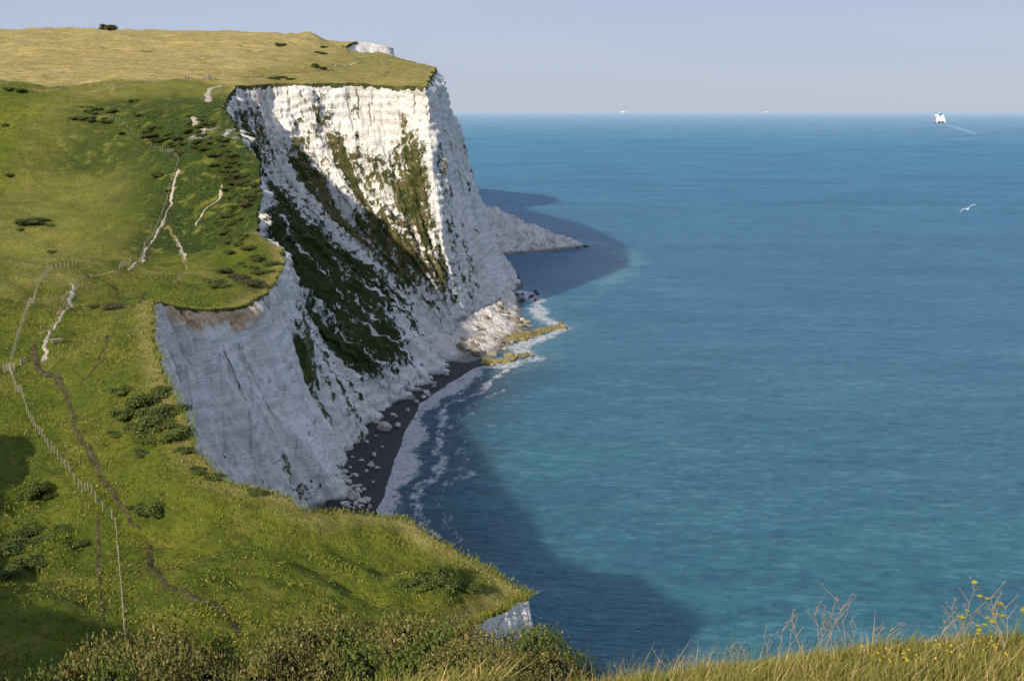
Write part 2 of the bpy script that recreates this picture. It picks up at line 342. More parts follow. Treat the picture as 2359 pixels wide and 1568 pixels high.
# ------------------------------------------------------------------ beach
Wl=[Zp(860,1230,0),Zp(870,1180,0),Zp(890,1120,0),Zp(912,1050,0),Zp(938,985,0),Zp(970,930,0),Zp(1032,885,0),Zp(1092,848,0),Zp(1130,838,0)]
Bl=[(-44,225,1.6),(-42,238,1.8),(-48,262,2),(-49,285,2),(-48,306,2),(-44,328,2),(-38,348,2),(-32,372,1.8),(-28,388,1.5)]
Wa=np.array(Wl); sea_r=[tuple(a+np.array([5,-1,-1.6])) for a in Wa]
mb=NT('shingle'); pb=mb.pos(); nb_=mb.noise(pb,1.2,6,.7); nb2=mb.noise(pb,.15,4)
colb=mb.mix(mb.mr(nb_,.4,.65),(.018,.016,.019),(.050,.043,.044)); colb=mb.mix(mb.mr(nb2,.45,.7,0,.5),colb,(.026,.023,.023))
M_beach=mb.fin(colb,.7,mb.bump(nb_,.3),.3)
add('beach',ribbon([Bl,[tuple(.5*(np.array(a)+np.array(b))+np.array([0,0,.15])) for a,b in zip(Bl,Wl)],Wl,sea_r],200,'beach',M_beach,.7),kind='structure')
# ------------------------------------------------------------------ sea
def seg_dist(P,line):
    L=[]
    for a,b in zip(line[:-1],line[1:]):
        k=max(2,int(np.hypot(*(np.array(b[:2])-np.array(a[:2])))/.8)); 
        for t in np.linspace(0,1,k,endpoint=False): L.append(np.array(a[:2])*(1-t)+np.array(b[:2])*t)
    L=np.array(L); o=np.empty(len(P))
    for s in range(0,len(P),6000): o[s:s+6000]=np.sqrt(d2(P[s:s+6000],L)).min(1)
    return o
sa=np.concatenate([np.radians(np.arange(-120,-18,3)),np.arange(math.radians(-18),math.radians(30),.0042),np.radians(np.arange(30,121,3))])
sr=np.concatenate([[4,30,60,90],110*np.exp(np.arange(0,math.log(1000/110),.009)),np.array([1100,1300,1600,2000,2600,3400,4500,6000,8000,11000,15000,21000,30000,45000,70000,110000,180000,300000.])])
SA,SR=np.meshgrid(sa,sr,indexing='ij'); SP=np.stack([np.sin(SA)*SR,np.cos(SA)*SR],2).reshape(-1,2)
dsh=np.full(len(SP),999.); mk=(SP[:,1]>150)&(SP[:,1]<800)&(np.abs(SP[:,0])<150)
dsh[mk]=seg_dist(SP[mk],Wl)
fanl=[Zp(1092,848,0),Zp(1165,842,0),Zp(1232,826,0),Zp(1190,800,0),Zp(1300,757,0),Zp(1245,730,0),Zp(1235,690,0),Zp(1195,670,0)]
dfa=np.full(len(SP),999.); dfa[mk]=seg_dist(SP[mk],fanl)
dpr=np.full(len(SP),999.); dpr[mk]=seg_dist(SP[mk],[(-10,698),(25,713),(56,742)])
plume=np.full(len(SP),999.); plume[mk]=seg_dist(SP[mk],[Zp(1300,545,0),Zp(1370,560,0),Zp(1440,575,0),Zp(1465,600,0),Zp(1400,650,0)])
pl2=np.full(len(SP),999.); pl2[mk]=seg_dist(SP[mk],[Zp(1480,600,0),Zp(1400,660,0),Zp(1300,720,0)])
p3s=np.column_stack([SP,np.zeros(len(SP))])
jit=fbm(p3s*.06,4)*6+fbm(p3s*.3,3)*2.5
foam=.76*(1-sm(dsh+jit*.9,2.5,9.5))
foam=np.maximum(foam,.66*np.exp(-((dsh+jit*1.1-10.5)/1.9)**2)); foam=np.maximum(foam,.48*np.exp(-((dsh+jit*1.3-16.5)/1.5)**2))
foam=np.maximum(foam,.66*(1-sm(dfa+jit*.6,1.5,8))); foam=np.maximum(foam,.5*(1-sm(dpr+jit*.4,1,5)))
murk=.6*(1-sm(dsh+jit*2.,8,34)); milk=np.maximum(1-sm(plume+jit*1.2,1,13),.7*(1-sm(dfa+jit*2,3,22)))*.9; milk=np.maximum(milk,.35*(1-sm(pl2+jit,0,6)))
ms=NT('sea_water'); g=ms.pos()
big=ms.noise(ms.pos((.8,1.4,1),(0,0,.3)),.006,5,.6,1.2); big2=ms.noise(ms.pos((.7,1.7,1),(0,0,.45)),.02,5,.65,.8)
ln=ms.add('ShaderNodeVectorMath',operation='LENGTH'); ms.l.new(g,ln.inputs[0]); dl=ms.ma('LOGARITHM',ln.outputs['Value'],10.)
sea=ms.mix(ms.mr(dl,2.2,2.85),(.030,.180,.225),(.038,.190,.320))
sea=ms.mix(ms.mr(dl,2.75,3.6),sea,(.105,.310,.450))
sea=ms.mix(ms.mr(dl,3.5,4.8,0,1,False),sea,(.50,.61,.70))  # distance haze mixed into the water colour towards the horizon
sea=ms.mix(ms.mr(big,.42,.62,0,.38),sea,(.024,.128,.240)); sea=ms.mix(ms.mr(big2,.48,.68,0,.22),sea,(.080,.280,.340))
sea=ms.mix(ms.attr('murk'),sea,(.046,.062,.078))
sea=ms.mix(ms.ma('MULTIPLY',ms.attr('milk'),.55),sea,(.18,.39,.42))
w1=ms.noise(ms.pos((.62,1.25,1),(0,0,.30)),.36,5,.72,.4); w2=ms.noise(ms.pos((.7,1.3,1),(0,0,-.25)),1.0,4,.65,.3); w3=ms.noise(ms.pos((.55,1.5,1),(0,0,.30)),.085,6,.75,.5); w4=ms.noise(ms.pos((.4,1.3,1),(0,0,.3)),.018,6,.75,.5)
rip=ms.ma('ADD',ms.ma('MULTIPLY',ms.ma('SUBTRACT',w1,.5),1.8),ms.ma('ADD',ms.ma('MULTIPLY',ms.ma('SUBTRACT',w3,.5),1.2),ms.ma('MULTIPLY',ms.ma('SUBTRACT',w4,.5),.9)))
far=ms.mr(dl,3.2,4.4,1.,.15)
sea=ms.mix(ms.ma('MULTIPLY',ms.mr(rip,.0,-.34,0,.68),far),sea,(.012,.085,.170)); sea=ms.mix(ms.ma('MULTIPLY',ms.mr(rip,.02,.38,0,.44),far),sea,(.15,.37,.46))  # wave light and dark painted into the colour: troughs darker, crests paler
fn=ms.noise(ms.pos((1,.6,1)),.9,6,.75,1.); fn2=ms.noise(ms.pos((1,.5,1)),.22,5,.7,2.)
ff=ms.ma('ADD',ms.attr('foam'),ms.ma('ADD',ms.ma('MULTIPLY',ms.ma('SUBTRACT',fn,.5),1.3),ms.ma('MULTIPLY',ms.ma('SUBTRACT',fn2,.5),1.2)))
ff=ms.ma('MULTIPLY',ms.mr(ff,.34,.76),ms.mr(ms.attr('foam'),.03,.25))
wp=ms.noise(ms.pos((.75,1.3,1),(0,0,.5)),.12,6,.75,3.); wz_=ms.noise(g,.012,3); wf=ms.ma('MULTIPLY',ms.mr(wp,.60,.72,0,.34),ms.mr(wz_,.47,.60)); wf=ms.ma('MULTIPLY',wf,ms.mr(dl,2.5,2.75,1,0))
ft=ms.ma('MAXIMUM',ff,wf)
sea=ms.mix(ft,sea,(.80,.80,.80))
wh=ms.ma('ADD',ms.ma('MULTIPLY',w1,2.2),ms.ma('ADD',ms.ma('MULTIPLY',w2,.6),ms.ma('MULTIPLY',w3,4.)))
M_sea=ms.fin(sea,.22,ms.bump(wh,1.4,1.),.3); ms.b.inputs['IOR'].default_value=1.33
ms.setin(ms.b,'Roughness',ms.mr(dl,2.3,3.6,.24,.5))
ms.b.subsurface_method='BURLEY'; ms.setin(ms.b,'Subsurface Weight',ms.ma('MULTIPLY',ms.ma('SUBTRACT',1.,ft),.55)); ms.b.inputs['Subsurface Radius'].default_value=(.4,.85,1.); ms.b.inputs['Subsurface Scale'].default_value=22.
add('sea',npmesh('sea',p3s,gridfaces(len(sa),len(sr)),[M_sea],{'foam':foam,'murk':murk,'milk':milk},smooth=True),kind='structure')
# ------------------------------------------------------------------ paths
def pathmat(name,a,b,lo=.0):
    m=NT(name); p=m.pos(); f=m.noise(p,1.3,5,.7); al=m.noise(p,1.1,6,.8); m.fin(m.mix(m.mr(f,.35,.65),a,b),.95,m.bump(f,.3),.1); m.setin(m.b,'Alpha',m.mr(al,lo-.08,lo+.08)); return m.m
M_chalkp=pathmat('trodden_chalk',(.32,.27,.19),(.54,.48,.38),.38); M_dirt=pathmat('trodden_earth',(.038,.035,.016),(.115,.098,.045),.42); M_worn=pathmat('worn_grass',(.15,.135,.04),(.27,.22,.10),.42)
PATHPTS=[]
def path(pts,mat,width,lift=.06):
    g=[G(*p) for p in pts]; line=[]
    for a,b in zip(g[:-1],g[1:]):
        k=max(2,int((b-a).xy.length/.5)); 
        for j in range(k): line.append(a.lerp(b,j/k))
    line.append(g[-1]); A=smooth_rows(np.array([v[:] for v in line]),13)
    A[:,:2]+=fbm(A*.25,3)[:,None]*.7
    d=np.gradient(A[:,:2],axis=0); nrm=np.stack([-d[:,1],d[:,0]],1); nrm/=np.linalg.norm(nrm,axis=1,keepdims=True)+1e-9
    wd=width*(.55+.9*np.abs(fbm(A*.4+3,3))+.6*fbm(A*.12,2)); V=[]
    if width<2: PATHPTS.append(np.column_stack([A[::2,:2],wd[::2]*.5]))
    for i in range(len(A)):
        e=min(1,min(i,len(A)-1-i)/5+.1)
        for s in (-1,-.33,.33,1):
            q=A[i,:2]+nrm[i]*wd[i]*s*e*.5*(1+.15*random.uniform(-1,1)); z=gz(q[0],q[1]); V.append((q[0],q[1],(z if z is not None else A[i,2])+lift*(1 if abs(s)<.5 else .3)))
    add('path',npmesh('path',V,gridfaces(len(A),4),[mat]),kind='structure')
path([(575,1475),(545,1440),(525,1410),(450,1385),(385,1350),(345,1300),(335,1235)],M_dirt,.9,.08)
path([(335,1235),(270,1170),(235,1110),(205,1050),(165,990),(172,935),(150,900),(95,855),(72,810),(90,775)],M_dirt,1.0,.08)
path([(96,838),(105,790),(125,748),(150,712),(172,680),(165,648)],M_chalkp,.75,.12)
path([(90,775),(130,730),(160,690),(170,660),(210,630),(290,628)],M_worn,1.6)
path([(300,625),(335,580),(365,530),(385,490),(398,450),(404,415),(412,385)],M_chalkp,1.1,.15)
path([(300,625),(350,560),(385,510),(402,470)],M_dirt,1.,.08)
path([(445,530),(462,500),(500,465),(510,445),(508,420)],M_chalkp,.9,.15)
path([(400,655),(432,630),(425,595),(410,550),(380,520)],M_worn,1.3)
path([(410,548),(418,575),(428,600)],M_chalkp,.9,.12)
path([(165,905),(215,860),(240,815),(260,760),(300,712),(335,665)],M_dirt,.7)
path([(482,237),(478,215),(488,203),(515,196)],M_chalkp,2.6,.15)
path([(470,312),(455,288),(440,270)],M_chalkp,3.,.15)
path([(60,202),(250,204),(360,190),(440,182)],M_worn,2.6,.1)
path([(560,178),(640,172),(740,162),(800,152),(835,142),(810,125),(790,105)],M_worn,2.2,.12)
path([(770,155),(800,151),(825,146)],M_chalkp,1.6,.2)
path([(885,180),(897,162),(870,142),(850,130)],M_worn,2.,.12)
path([(222,1170),(232,1250),(222,1350),(238,1420),(258,1480)],M_dirt,.7,.06)
PATHPTS=np.vstack(PATHPTS)
# ------------------------------------------------------------------ vegetation
def leafmat(name,a,b,c):
    m=NT(name); r=m.rnd(); o=m.objr(); g=m.mix(m.mr(r,0,1,0,1,False),a,b); g=m.mix(m.mr(r,.86,.95),g,c); g=m.mix(m.ma('MULTIPLY',o,.4),g,tuple(x*.6 for x in a))
    m.fin(g,.7,None,.25); return m.m
M_leaf=leafmat('bush_leaves',(.055,.088,.014),(.150,.185,.028),(.24,.22,.06))
M_leafd=leafmat('thorn_leaves',(.055,.060,.018),(.13,.125,.036),(.22,.16,.07))
M_leafn=leafmat('bramble_leaves',(.105,.115,.025),(.24,.20,.05),(.40,.28,.13))
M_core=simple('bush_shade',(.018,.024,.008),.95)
def bushmesh(name,nleaf,ls,mat,seed,flat=.62,lobes=9):
    r=np.random.default_rng(seed)
    c=np.column_stack([r.uniform(-.6,.6,lobes),r.uniform(-.6,.6,lobes),r.uniform(.12,.55,lobes)*flat/.62]); rr=r.uniform(.22,.5,lobes)
    k=r.integers(0,lobes,nleaf); d=r.normal(size=(nleaf,3)); d/=np.linalg.norm(d,axis=1,keepdims=True); d[:,2]=np.where(d[:,2]<-.3,-d[:,2],d[:,2])
    P=c[k]+d*(rr[k]*(r.uniform(.72,1.12,nleaf)+(r.random(nleaf)>.93)*.22))[:,None]*np.array([1,1,flat+.2]); P[:,2]=np.maximum(P[:,2],.0)
    n=d*.7+r.normal(size=(nleaf,3))*.6; n/=np.linalg.norm(n,axis=1,keepdims=True); t=np.cross(n,r.normal(size=(nleaf,3))); t/=np.linalg.norm(t,axis=1,keepdims=True); b=np.cross(n,t)
    s=(ls*r.uniform(.6,1.4,nleaf))[:,None]
    V=np.stack([P-t*s,P+b*s*.5,P+t*s,P-b*s*.5],1).reshape(-1,3); i=np.arange(nleaf)*4; Q=np.stack([i,i+1,i+2,i+3],1)
    vv=[V];qq=[Q];mi=[np.zeros(nleaf,int)]; base=len(V)
    th=np.linspace(0,2*math.pi,9)[:-1]
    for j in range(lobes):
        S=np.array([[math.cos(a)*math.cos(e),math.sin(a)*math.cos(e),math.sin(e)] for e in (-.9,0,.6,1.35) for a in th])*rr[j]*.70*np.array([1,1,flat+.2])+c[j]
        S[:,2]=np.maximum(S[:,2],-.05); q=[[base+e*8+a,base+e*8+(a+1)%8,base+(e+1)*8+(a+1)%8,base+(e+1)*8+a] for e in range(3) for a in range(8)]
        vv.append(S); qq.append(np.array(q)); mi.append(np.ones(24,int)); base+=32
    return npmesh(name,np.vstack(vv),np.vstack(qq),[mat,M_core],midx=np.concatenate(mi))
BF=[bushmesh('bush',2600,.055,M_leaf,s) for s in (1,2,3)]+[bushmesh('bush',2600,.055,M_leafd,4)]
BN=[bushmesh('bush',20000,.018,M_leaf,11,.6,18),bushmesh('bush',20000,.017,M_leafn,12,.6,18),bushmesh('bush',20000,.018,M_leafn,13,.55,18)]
def bush(pos,r,proto,label,h=1.,group='bushes on the cliff-top grassland',cat='bush'):
    o=add('bush',proto); o.location=(pos[0],pos[1],pos[2]-.12*r); o.scale=(r,r*random.uniform(.8,1.1),r*h); o.rotation_euler=(0,0,random.uniform(0,6.3))
    o['label']=label; o['category']=cat; o['group']=group; return o
LB='rounded green bush standing in rough cliff-top grass'
for px,py,r,h in [(85,1140,2.2,1.1),(60,1150,1.4,1),(110,1150,1.2,.9),(345,1185,2.2,.9),(315,1175,1.3,.9),(1010,1345,3.6,.6),(960,1350,2.2,.6),(1065,1355,2.4,.6),(930,1340,1.6,.5),
    (330,930,3.6,.7),(300,960,3,.6),(360,985,3.6,.7),(400,1010,3.,.6),(290,905,2.4,.6),(385,950,3.,.6),(345,1020,2.6,.5),(425,1040,1.7,.5),(270,1000,2,.4),(310,990,2.4,.5),(370,900,2,.5),(330,1045,1.8,.4),(345,960,2.6,.7),(380,980,2.4,.6),
    (30,1270,3.4,.5),(70,1300,2.6,.4),(20,1320,2.8,.5),(110,1240,2.4,.4),(150,1215,1.6,.4),(60,1225,2.6,.5),(180,1250,1.8,.4),
    (590,1135,1.6,.5),(460,1085,1.8,.5),(500,1100,1.6,.5)]:
    bush(G(px,py),r,random.choice(BF[:3]),LB,h)
for px,py,r,h in [(85,510,6,.35),(60,515,4,.35),(115,520,3,.4),(45,530,2.2,.5),(118,582,1.8,.6),(20,405,2,.6),(12,290,2,.7),(250,710,3,.25),(240,705,4,.25),
    (515,625,3,.5),(490,650,5,.3),(560,650,5,.3),(600,630,4,.4),(540,640,4.5,.35),(360,405,3,.6),(385,440,2,.5),(310,235,2.5,.7),(45,210,3,.6),(25,208,3,.6),(500,660,3,.4)]:
    bush(G(px,py),r,random.choice(BF),'low dark green scrub patch on a grassy slope',h)
for px,py,r,h in [(247,67,4.6,.8),(236,68,3.4,.6),(256,68,3,.5),(647,107,4.,.8),(640,107,2.6,.7),(745,110,3,.6),(745,126,4.5,.5),(730,122,3,.5),(728,154,3.,.7),(738,158,3.,.5),(650,180,5,.35),(630,182,4,.35),(670,183,3,.35)]:
    bush(G(px,py),r,random.choice(BF),'dark windswept bush on the dry upper field',h)
for i in range(150):   # scrub belt near the cliff edge and hedgerow
    t=random.random()
    line=[(470,270),(450,320),(500,340),(530,390),(560,420),(560,480),(530,540),(580,590),(600,620)]
    if i<50: line=[(180,255),(260,275),(330,300),(390,315),(430,340),(470,300)]
    k=min(int(t*(len(line)-1)),len(line)-2); f=t*(len(line)-1)-k
    px=line[k][0]*(1-f)+line[k+1][0]*f+random.uniform(-40,28); py=line[k][1]*(1-f)+line[k+1][1]*f+random.uniform(-20,20)
    bush(G(px,py),random.uniform(1.2,3.4),random.choice(BF),'dense hawthorn scrub near the chalk cliff edge',random.uniform(.4,.7),'scrub along the cliff edge')
for px,top,y0,r,m in [(130,1545,15,1.3,0),(240,1510,16,1.4,1),(330,1490,19,1.5,1),(430,1470,20,1.5,0),(540,1490,18,1.5,1),(640,1500,17,1.4,0),(730,1485,17,1.5,1),(820,1470,17,1.5,0),(910,1455,17,1.5,2),(1000,1468,16,1.4,1),(1090,1460,15,1.4,0),(1170,1468,14,1.2,2),(1225,1485,13,1.0,0),(60,1580,14,1.1,2),(650,1530,12.5,1.1,1),(860,1520,12.5,1.1,0),(1050,1520,12,1.,2),(280,1550,13,1.1,0),(880,1435,20,1.4,1),(760,1450,21,1.4,2),(450,1540,13,1.1,2),(1160,1530,11.5,.8,1),(1240,1530,11,.7,2)]:
    q=Dp(px,top,y0); zg=gz(q[0],q[1]); zg=zg if zg is not None else q[2]-1.2
    hh=max(.55,q[2]-zg+.1)
    bush((q[0],q[1],zg),r,BN[m],'dense bramble and hawthorn bush with small leaves',hh/(r*.8),'bramble bushes on the steep grassy slope')
# grass blades
def blades(name,P,H,Wd,bend,mat,seed=1):
    r=np.random.default_rng(seed); n=len(P); a=r.uniform(0,2*math.pi,n); t=np.stack([np.cos(a),np.sin(a),np.zeros(n)],1)
    b=r.uniform(0,2*math.pi,n); bd=np.stack([np.cos(b)+.5,np.sin(b)*.8,np.zeros(n)],1)*(bend*H*r.uniform(.2,1.2,n))[:,None]
    up=np.array([0,0,1.]); H_=H[:,None]; W_=Wd[:,None]
    v0=P-t*W_;v1=P+t*W_;m=P+up*H_*.55+bd*.3; v2=m-t*W_*.8;v3=m+t*W_*.8;v4=P+up*H_*.95+bd
    V=np.stack([v0,v1,v2,v3,v4],1).reshape(-1,3); i=np.arange(n)*5
    T=np.vstack([np.stack([i,i+1,i+3],1),np.stack([i,i+3,i+2],1),np.stack([i+2,i+3,i+4],1)])
    return add(name,npmesh(name,V,T,[mat]),kind='stuff')
def grassmat(name,a,b,c,d):
    m=NT(name); r=m.rnd(); p=m.pos(); f=m.noise(p,.06,4,.6); g=m.mix(m.mr(r,0,1,0,1,False),a,b); g=m.mix(m.mr(f,.4,.62,0,.6),g,c); g=m.mix(m.mr(r,.80,.86),g,d)
    m.fin(g,.75,None,.2); return m.m
M_gn=grassmat('grass_blades',(.14,.15,.024),(.28,.245,.05),(.17,.17,.024),(.52,.38,.16))
M_gf=grassmat('grass_tufts',(.120,.152,.016),(.245,.235,.032),(.15,.175,.018),(.30,.26,.07))
def scat(n,a0,a1,r0,r1):
    a=rng.uniform(a0,a1,n); r=np.exp(rng.uniform(math.log(r0),math.log(r1),n)); q=np.stack([np.sin(a)*r,np.cos(a)*r],1); o=[]
    for x_,y_ in q:
        z_=gz(x_,y_)
        if z_ is not None: o.append((x_,y_,z_))
    return np.array(o)
Pn=scat(85000,-.12,.52,4.4,13.); dn=fbm(Pn*1.3,3); Hn=(.09+.10*rng.random(len(Pn))+.14*np.clip(dn,0,1)); ta=rng.random(len(Pn))>.95; Hn=np.where(ta,Hn*1.9,Hn)
blades('grass',Pn-np.array([0,0,.01]),Hn,np.where(ta,.0025,.0042)*rng.uniform(.7,1.3,len(Pn)),.55,M_gn,3)
Pn=scat(40000,-.52,-.02,8,26); blades('grass',Pn,.2+.45*rng.random(len(Pn)),np.full(len(Pn),.008),.5,M_gn,4)
Pf=scat(85000,-.47,.06,86,285); kp=np.ones(len(Pf),bool)
for s in range(0,len(Pf),6000):
    dd=np.sqrt(d2(Pf[s:s+6000,:2],PATHPTS[:,:2]))-PATHPTS[None,:,2]; kp[s:s+6000]=dd.min(1)>.0
Pf=Pf[kp]; dn=fbm(Pf*.25,4,.6); kp=rng.random(len(Pf))<(.45+1.3*dn); Pf=Pf[kp];dn=dn[kp]; Hf=.12+.16*rng.random(len(Pf))+.5*np.clip(dn,0,1); blades('grass',Pf,Hf,.05+.05*rng.random(len(Pf)),.6,M_gf,5)
sel=np.where((Ks>8.5)&(Ks<28))[0]; E=Ts[sel]; E=np.repeat(E,12,0); E=E+rng.normal(size=E.shape)*np.array([.5,.5,.05]); blades('grass',E,.2+.35*rng.random(len(E)),np.full(len(E),.05),.7,M_gf,6)
# ------------------------------------------------------------------ wild plants
M_stalk=simple('dry_stalk',(.40,.31,.20),.8); M_green=simple('green_stalk',(.16,.20,.05),.8); M_umb=simple('yellow_umbel',(.40,.36,.03),.8)
def tube(V,T,a,b,r0,r1,seg=5):
    a=np.array(a,float);b=np.array(b,float); d=b-a; d/=np.linalg.norm(d)+1e-9; u=np.cross(d,[.3,.9,.1]); u/=np.linalg.norm(u); v=np.cross(d,u); s=len(V)
    for c,r in ((a,r0),(b,r1)):
        for i in range(seg): th=2*math.pi*i/seg; V.append(c+(u*math.cos(th)+v*math.sin(th))*r)
    for i in range(seg): j=(i+1)%seg; T.append((s+i,s+j,s+seg+j)); T.append((s+i,s+seg+j,s+seg+i))
def headmesh(seed):
    r=random.Random(seed); V=[(0,0,.01)];T=[]; nr,na=5,14
    for i in range(1,nr+1):
        for j in range(na):
            th=2*math.pi*j/na; R=.045*i/nr*(1+r.uniform(-.3,.2)); V.append((math.cos(th)*R,math.sin(th)*R,.012*math.cos(i/nr*1.4)+r.uniform(-.008,.008)))
    for j in range(na): T.append((0,1+j,1+(j+1)%na))
    for i in range(nr-1):
        for j in range(na): a=1+i*na+j;b=1+i*na+(j+1)%na; T+= [(a,a+na,b+na),(a,b+na,b)]
    return npmesh('flower_head',V,T,[M_umb])
HM=[headmesh(1),headmesh(2)]
def plant(pos,h,seed,yellow,label):
    r=random.Random(seed); V=[];T=[]; heads=[]
    def umb(p,d,s):
        if yellow: heads.append(p+np.array([0,0,.02]))
        for k in range(6):
            e=p+np.array([r.uniform(-1,1),r.uniform(-1,1),r.uniform(.4,1.)])*s*(.5 if yellow else .8); tube(V,T,p,e,.0014,.001,3)
    for i in range(r.randint(2,3)):
        p=np.array([r.uniform(-.03,.03),r.uniform(-.03,.03),0]); d=np.array([r.uniform(-.40,.40),r.uniform(-.3,.3),1.]); hh=h*r.uniform(.65,1)
        for k in range(6):
            e=p+d*hh/6+np.array([r.uniform(-.02,.02),r.uniform(-.015,.015),0]); tube(V,T,p,e,.005*(1-k*.12),.005*(1-(k+1)*.12)); p=e
            if k>2:
                bd=d*.6+np.array([r.choice((-1,1))*r.uniform(.3,.8),r.uniform(-.3,.3),.3]); e2=p+bd*h*r.uniform(.14,.28); tube(V,T,p,e2,.003,.0015); umb(e2,bd,.03)
        umb(p,d,.04)
    o=add('plant',None,pos); o.empty_display_size=.1; o['label']=label; o['category']='plant'; o['group']='tall wild plants at the cliff edge'
    add('stem',npmesh('stem',V,T,[M_green if yellow else M_stalk]),parent=o)
    for hh in heads: q=add('flower_head',random.choice(HM),tuple(hh),parent=o); q.scale=(.5,.5,.5); q.rotation_euler=(random.uniform(-.3,.3),random.uniform(-.3,.3),0)
def gp(px,y0):
    q=Dp(px,1500,y0); z=gz(q[0],q[1]); yy=y0
    while z is None and yy>4:
        yy-=.25; q=Dp(px,1500,yy); z=gz(q[0],q[1])
    return (q[0],q[1],z-.02)
for k,(px,h,y0) in enumerate([(1890,.66,8.8),(1935,.6,9),(1975,.6,9),(1860,.45,8.6),(2005,.5,8.8),(2180,.6,8.2),(2225,.55,8),(2325,.62,7.6),(1330,.42,9.8),(1285,.4,10),(1360,.36,9.6),(1630,.3,9.4),(1700,.32,9.4),(1790,.5,9),(1530,.38,9.6),(1440,.32,9.6),(1480,.3,9.8),(1580,.28,9.4)]):
    plant(gp(px,y0),h,k,False,'dry brown umbellifer stalks rising from cliff-edge grass')
for k,(px,h,y0) in enumerate([(2265,.42,7.8),(2300,.48,7.8)]):
    plant(gp(px,y0),h,50+k,True,'wild parsnip with yellow flower heads in grass')
FV=[];FT=[]
for i in range(38):
    a=random.choice([(2190,1530,60,14),(2060,1550,90,12),(2270,1515,60,20)]); hp=G(a[0]+random.gauss(0,a[2]*.7),a[1]+random.gauss(0,a[3]))
    if hp is None or hp.y>14: continue
    p=np.array(hp[:])+np.array([0,0,random.uniform(.10,.18)]); tube(FV,FT,p,p+np.array([0,0,.012]),.010,.004,5)
add('wildflowers',npmesh('wildflowers',FV,FT,[simple('yellow_petals',(.70,.48,.02),.7)]),kind='stuff')
# ------------------------------------------------------------------ boulders
def bouldermesh(seed,mat):
    r=random.Random(seed); bm=bmesh.new()
    for i in range(20):
        v=Vector((r.gauss(0,1),r.gauss(0,1),r.gauss(0,1))).normalized(); bm.verts.new((v.x*r.uniform(.75,1.1),v.y*r.uniform(.55,.85),v.z*.6))
    g_=bmesh.ops.convex_hull(bm,input=bm.verts); 
    bmesh.ops.delete(bm,geom=[e for e in g_['geom_interior'] if isinstance(e,bmesh.types.BMVert)],context='VERTS')
    bmesh.ops.bevel(bm,geom=bm.edges[:],offset=.03,segments=1,affect='EDGES'); bmesh.ops.subdivide_edges(bm,edges=bm.edges[:],cuts=1,use_grid_fill=True)
    for v in bm.verts: v.co+=Vector((r.uniform(-1,1),r.uniform(-1,1),r.uniform(-1,1)))*.022
    bmesh.ops.triangulate(bm,faces=bm.faces[:]); me=bpy.data.meshes.new('boulder'); bm.to_mesh(me); bm.free(); me.materials.append(mat); return me
def rockmat(name,a,b,c):
    m=NT(name); p=m.obj(); f=m.noise(p,2.5,5,.7); o=m.objr(); g=m.mix(m.mr(f,.35,.65),a,b); g=m.mix(m.ma('MULTIPLY',o,.7),g,c); return m.fin(g,.9,m.bump(f,.15),.2)
M_bc=rockmat('chalk_rock',(.50,.46,.40),(.70,.66,.60),(.42,.35,.28)); M_bt=rockmat('tan_rock',(.27,.23,.16),(.44,.38,.29),(.18,.15,.10)); M_by=rockmat('weedy_rock',(.22,.18,.06),(.40,.32,.13),(.15,.13,.05)); M_bd=rockmat('wet_rock',(.05,.05,.045),(.11,.10,.09),(.08,.07,.05))
BC=[bouldermesh(s,M_bc) for s in range(5)]; BT=[bouldermesh(s+10,M_bt) for s in range(5)]; BY=[bouldermesh(s+20,M_by) for s in range(3)]; BD=[bouldermesh(s+30,M_bd) for s in range(2)]
def boulder(x,y,z,s,me,label,group):
    o=add('boulder',me,(x,y,z)); o.scale=(s*random.uniform(.8,1.2),s*random.uniform(.8,1.2),s*random.uniform(.7,1.1)); o.rotation_euler=(random.uniform(-.4,.4),random.uniform(-.4,.4),random.uniform(0,6.3))
    o['label']=label; o['category']='rock'; o['group']=group
for px,py,s in [(982,908,2.4),(975,915,1.4),(885,987,3.2),(868,975,1.8),(912,960,1.2),(917,980,1.4),(905,955,.9),(862,1048,1.2),(855,1072,1.6),(832,1062,1.1),(812,1055,1.0),(806,1078,1.1),(845,1085,.8),(820,1095,1.0),(800,1100,.9),(870,1078,.8),(790,1062,1.1),(838,1128,1.0),(805,1115,1.),(880,1030,.8),(940,945,.9),(1000,890,.9),(860,1110,.7),(1030,865,1.2),(960,925,1.),(845,1020,1.3),(850,1150,1.),(865,1005,.9)]:
    q=Zp(px,py,1); boulder(q[0],q[1],1.+s*.2,s*.85,random.choice(BC),'white chalk boulder lying on dark shingle beach','chalk boulders on the beach')
for i in range(60):
    t=random.random(); q=Zp(780+70*t+random.gauss(0,18),1085+90*t+random.gauss(0,10),1.)
    boulder(q[0]-1,q[1],1+random.uniform(0,1.4),random.uniform(.4,1.6),random.choice(BC),'broken chalk block at the foot of the cliff','fallen chalk blocks below the cliff')
for i in range(140):
    t=random.random(); a=np.array([-22,398])*(1-t)+np.array([-6,488])*t; k=random.random(); b=np.array([-6,400])*(1-t)+np.array([9,468])*t
    q=a*(1-k)+b*k; zq=(1-k)**1.3*5.5+random.uniform(-.6,.5); s=random.choice([.7,.9,1.2,1.5,2.,2.6,3.3])*random.uniform(.8,1.2)
    if k>.8: s*=.7
    boulder(q[0],q[1],zq,s,random.choice(BT if random.random()<.8 else BC),'tan and white chalk boulder in a rockfall','rockfall boulders at the headland foot')
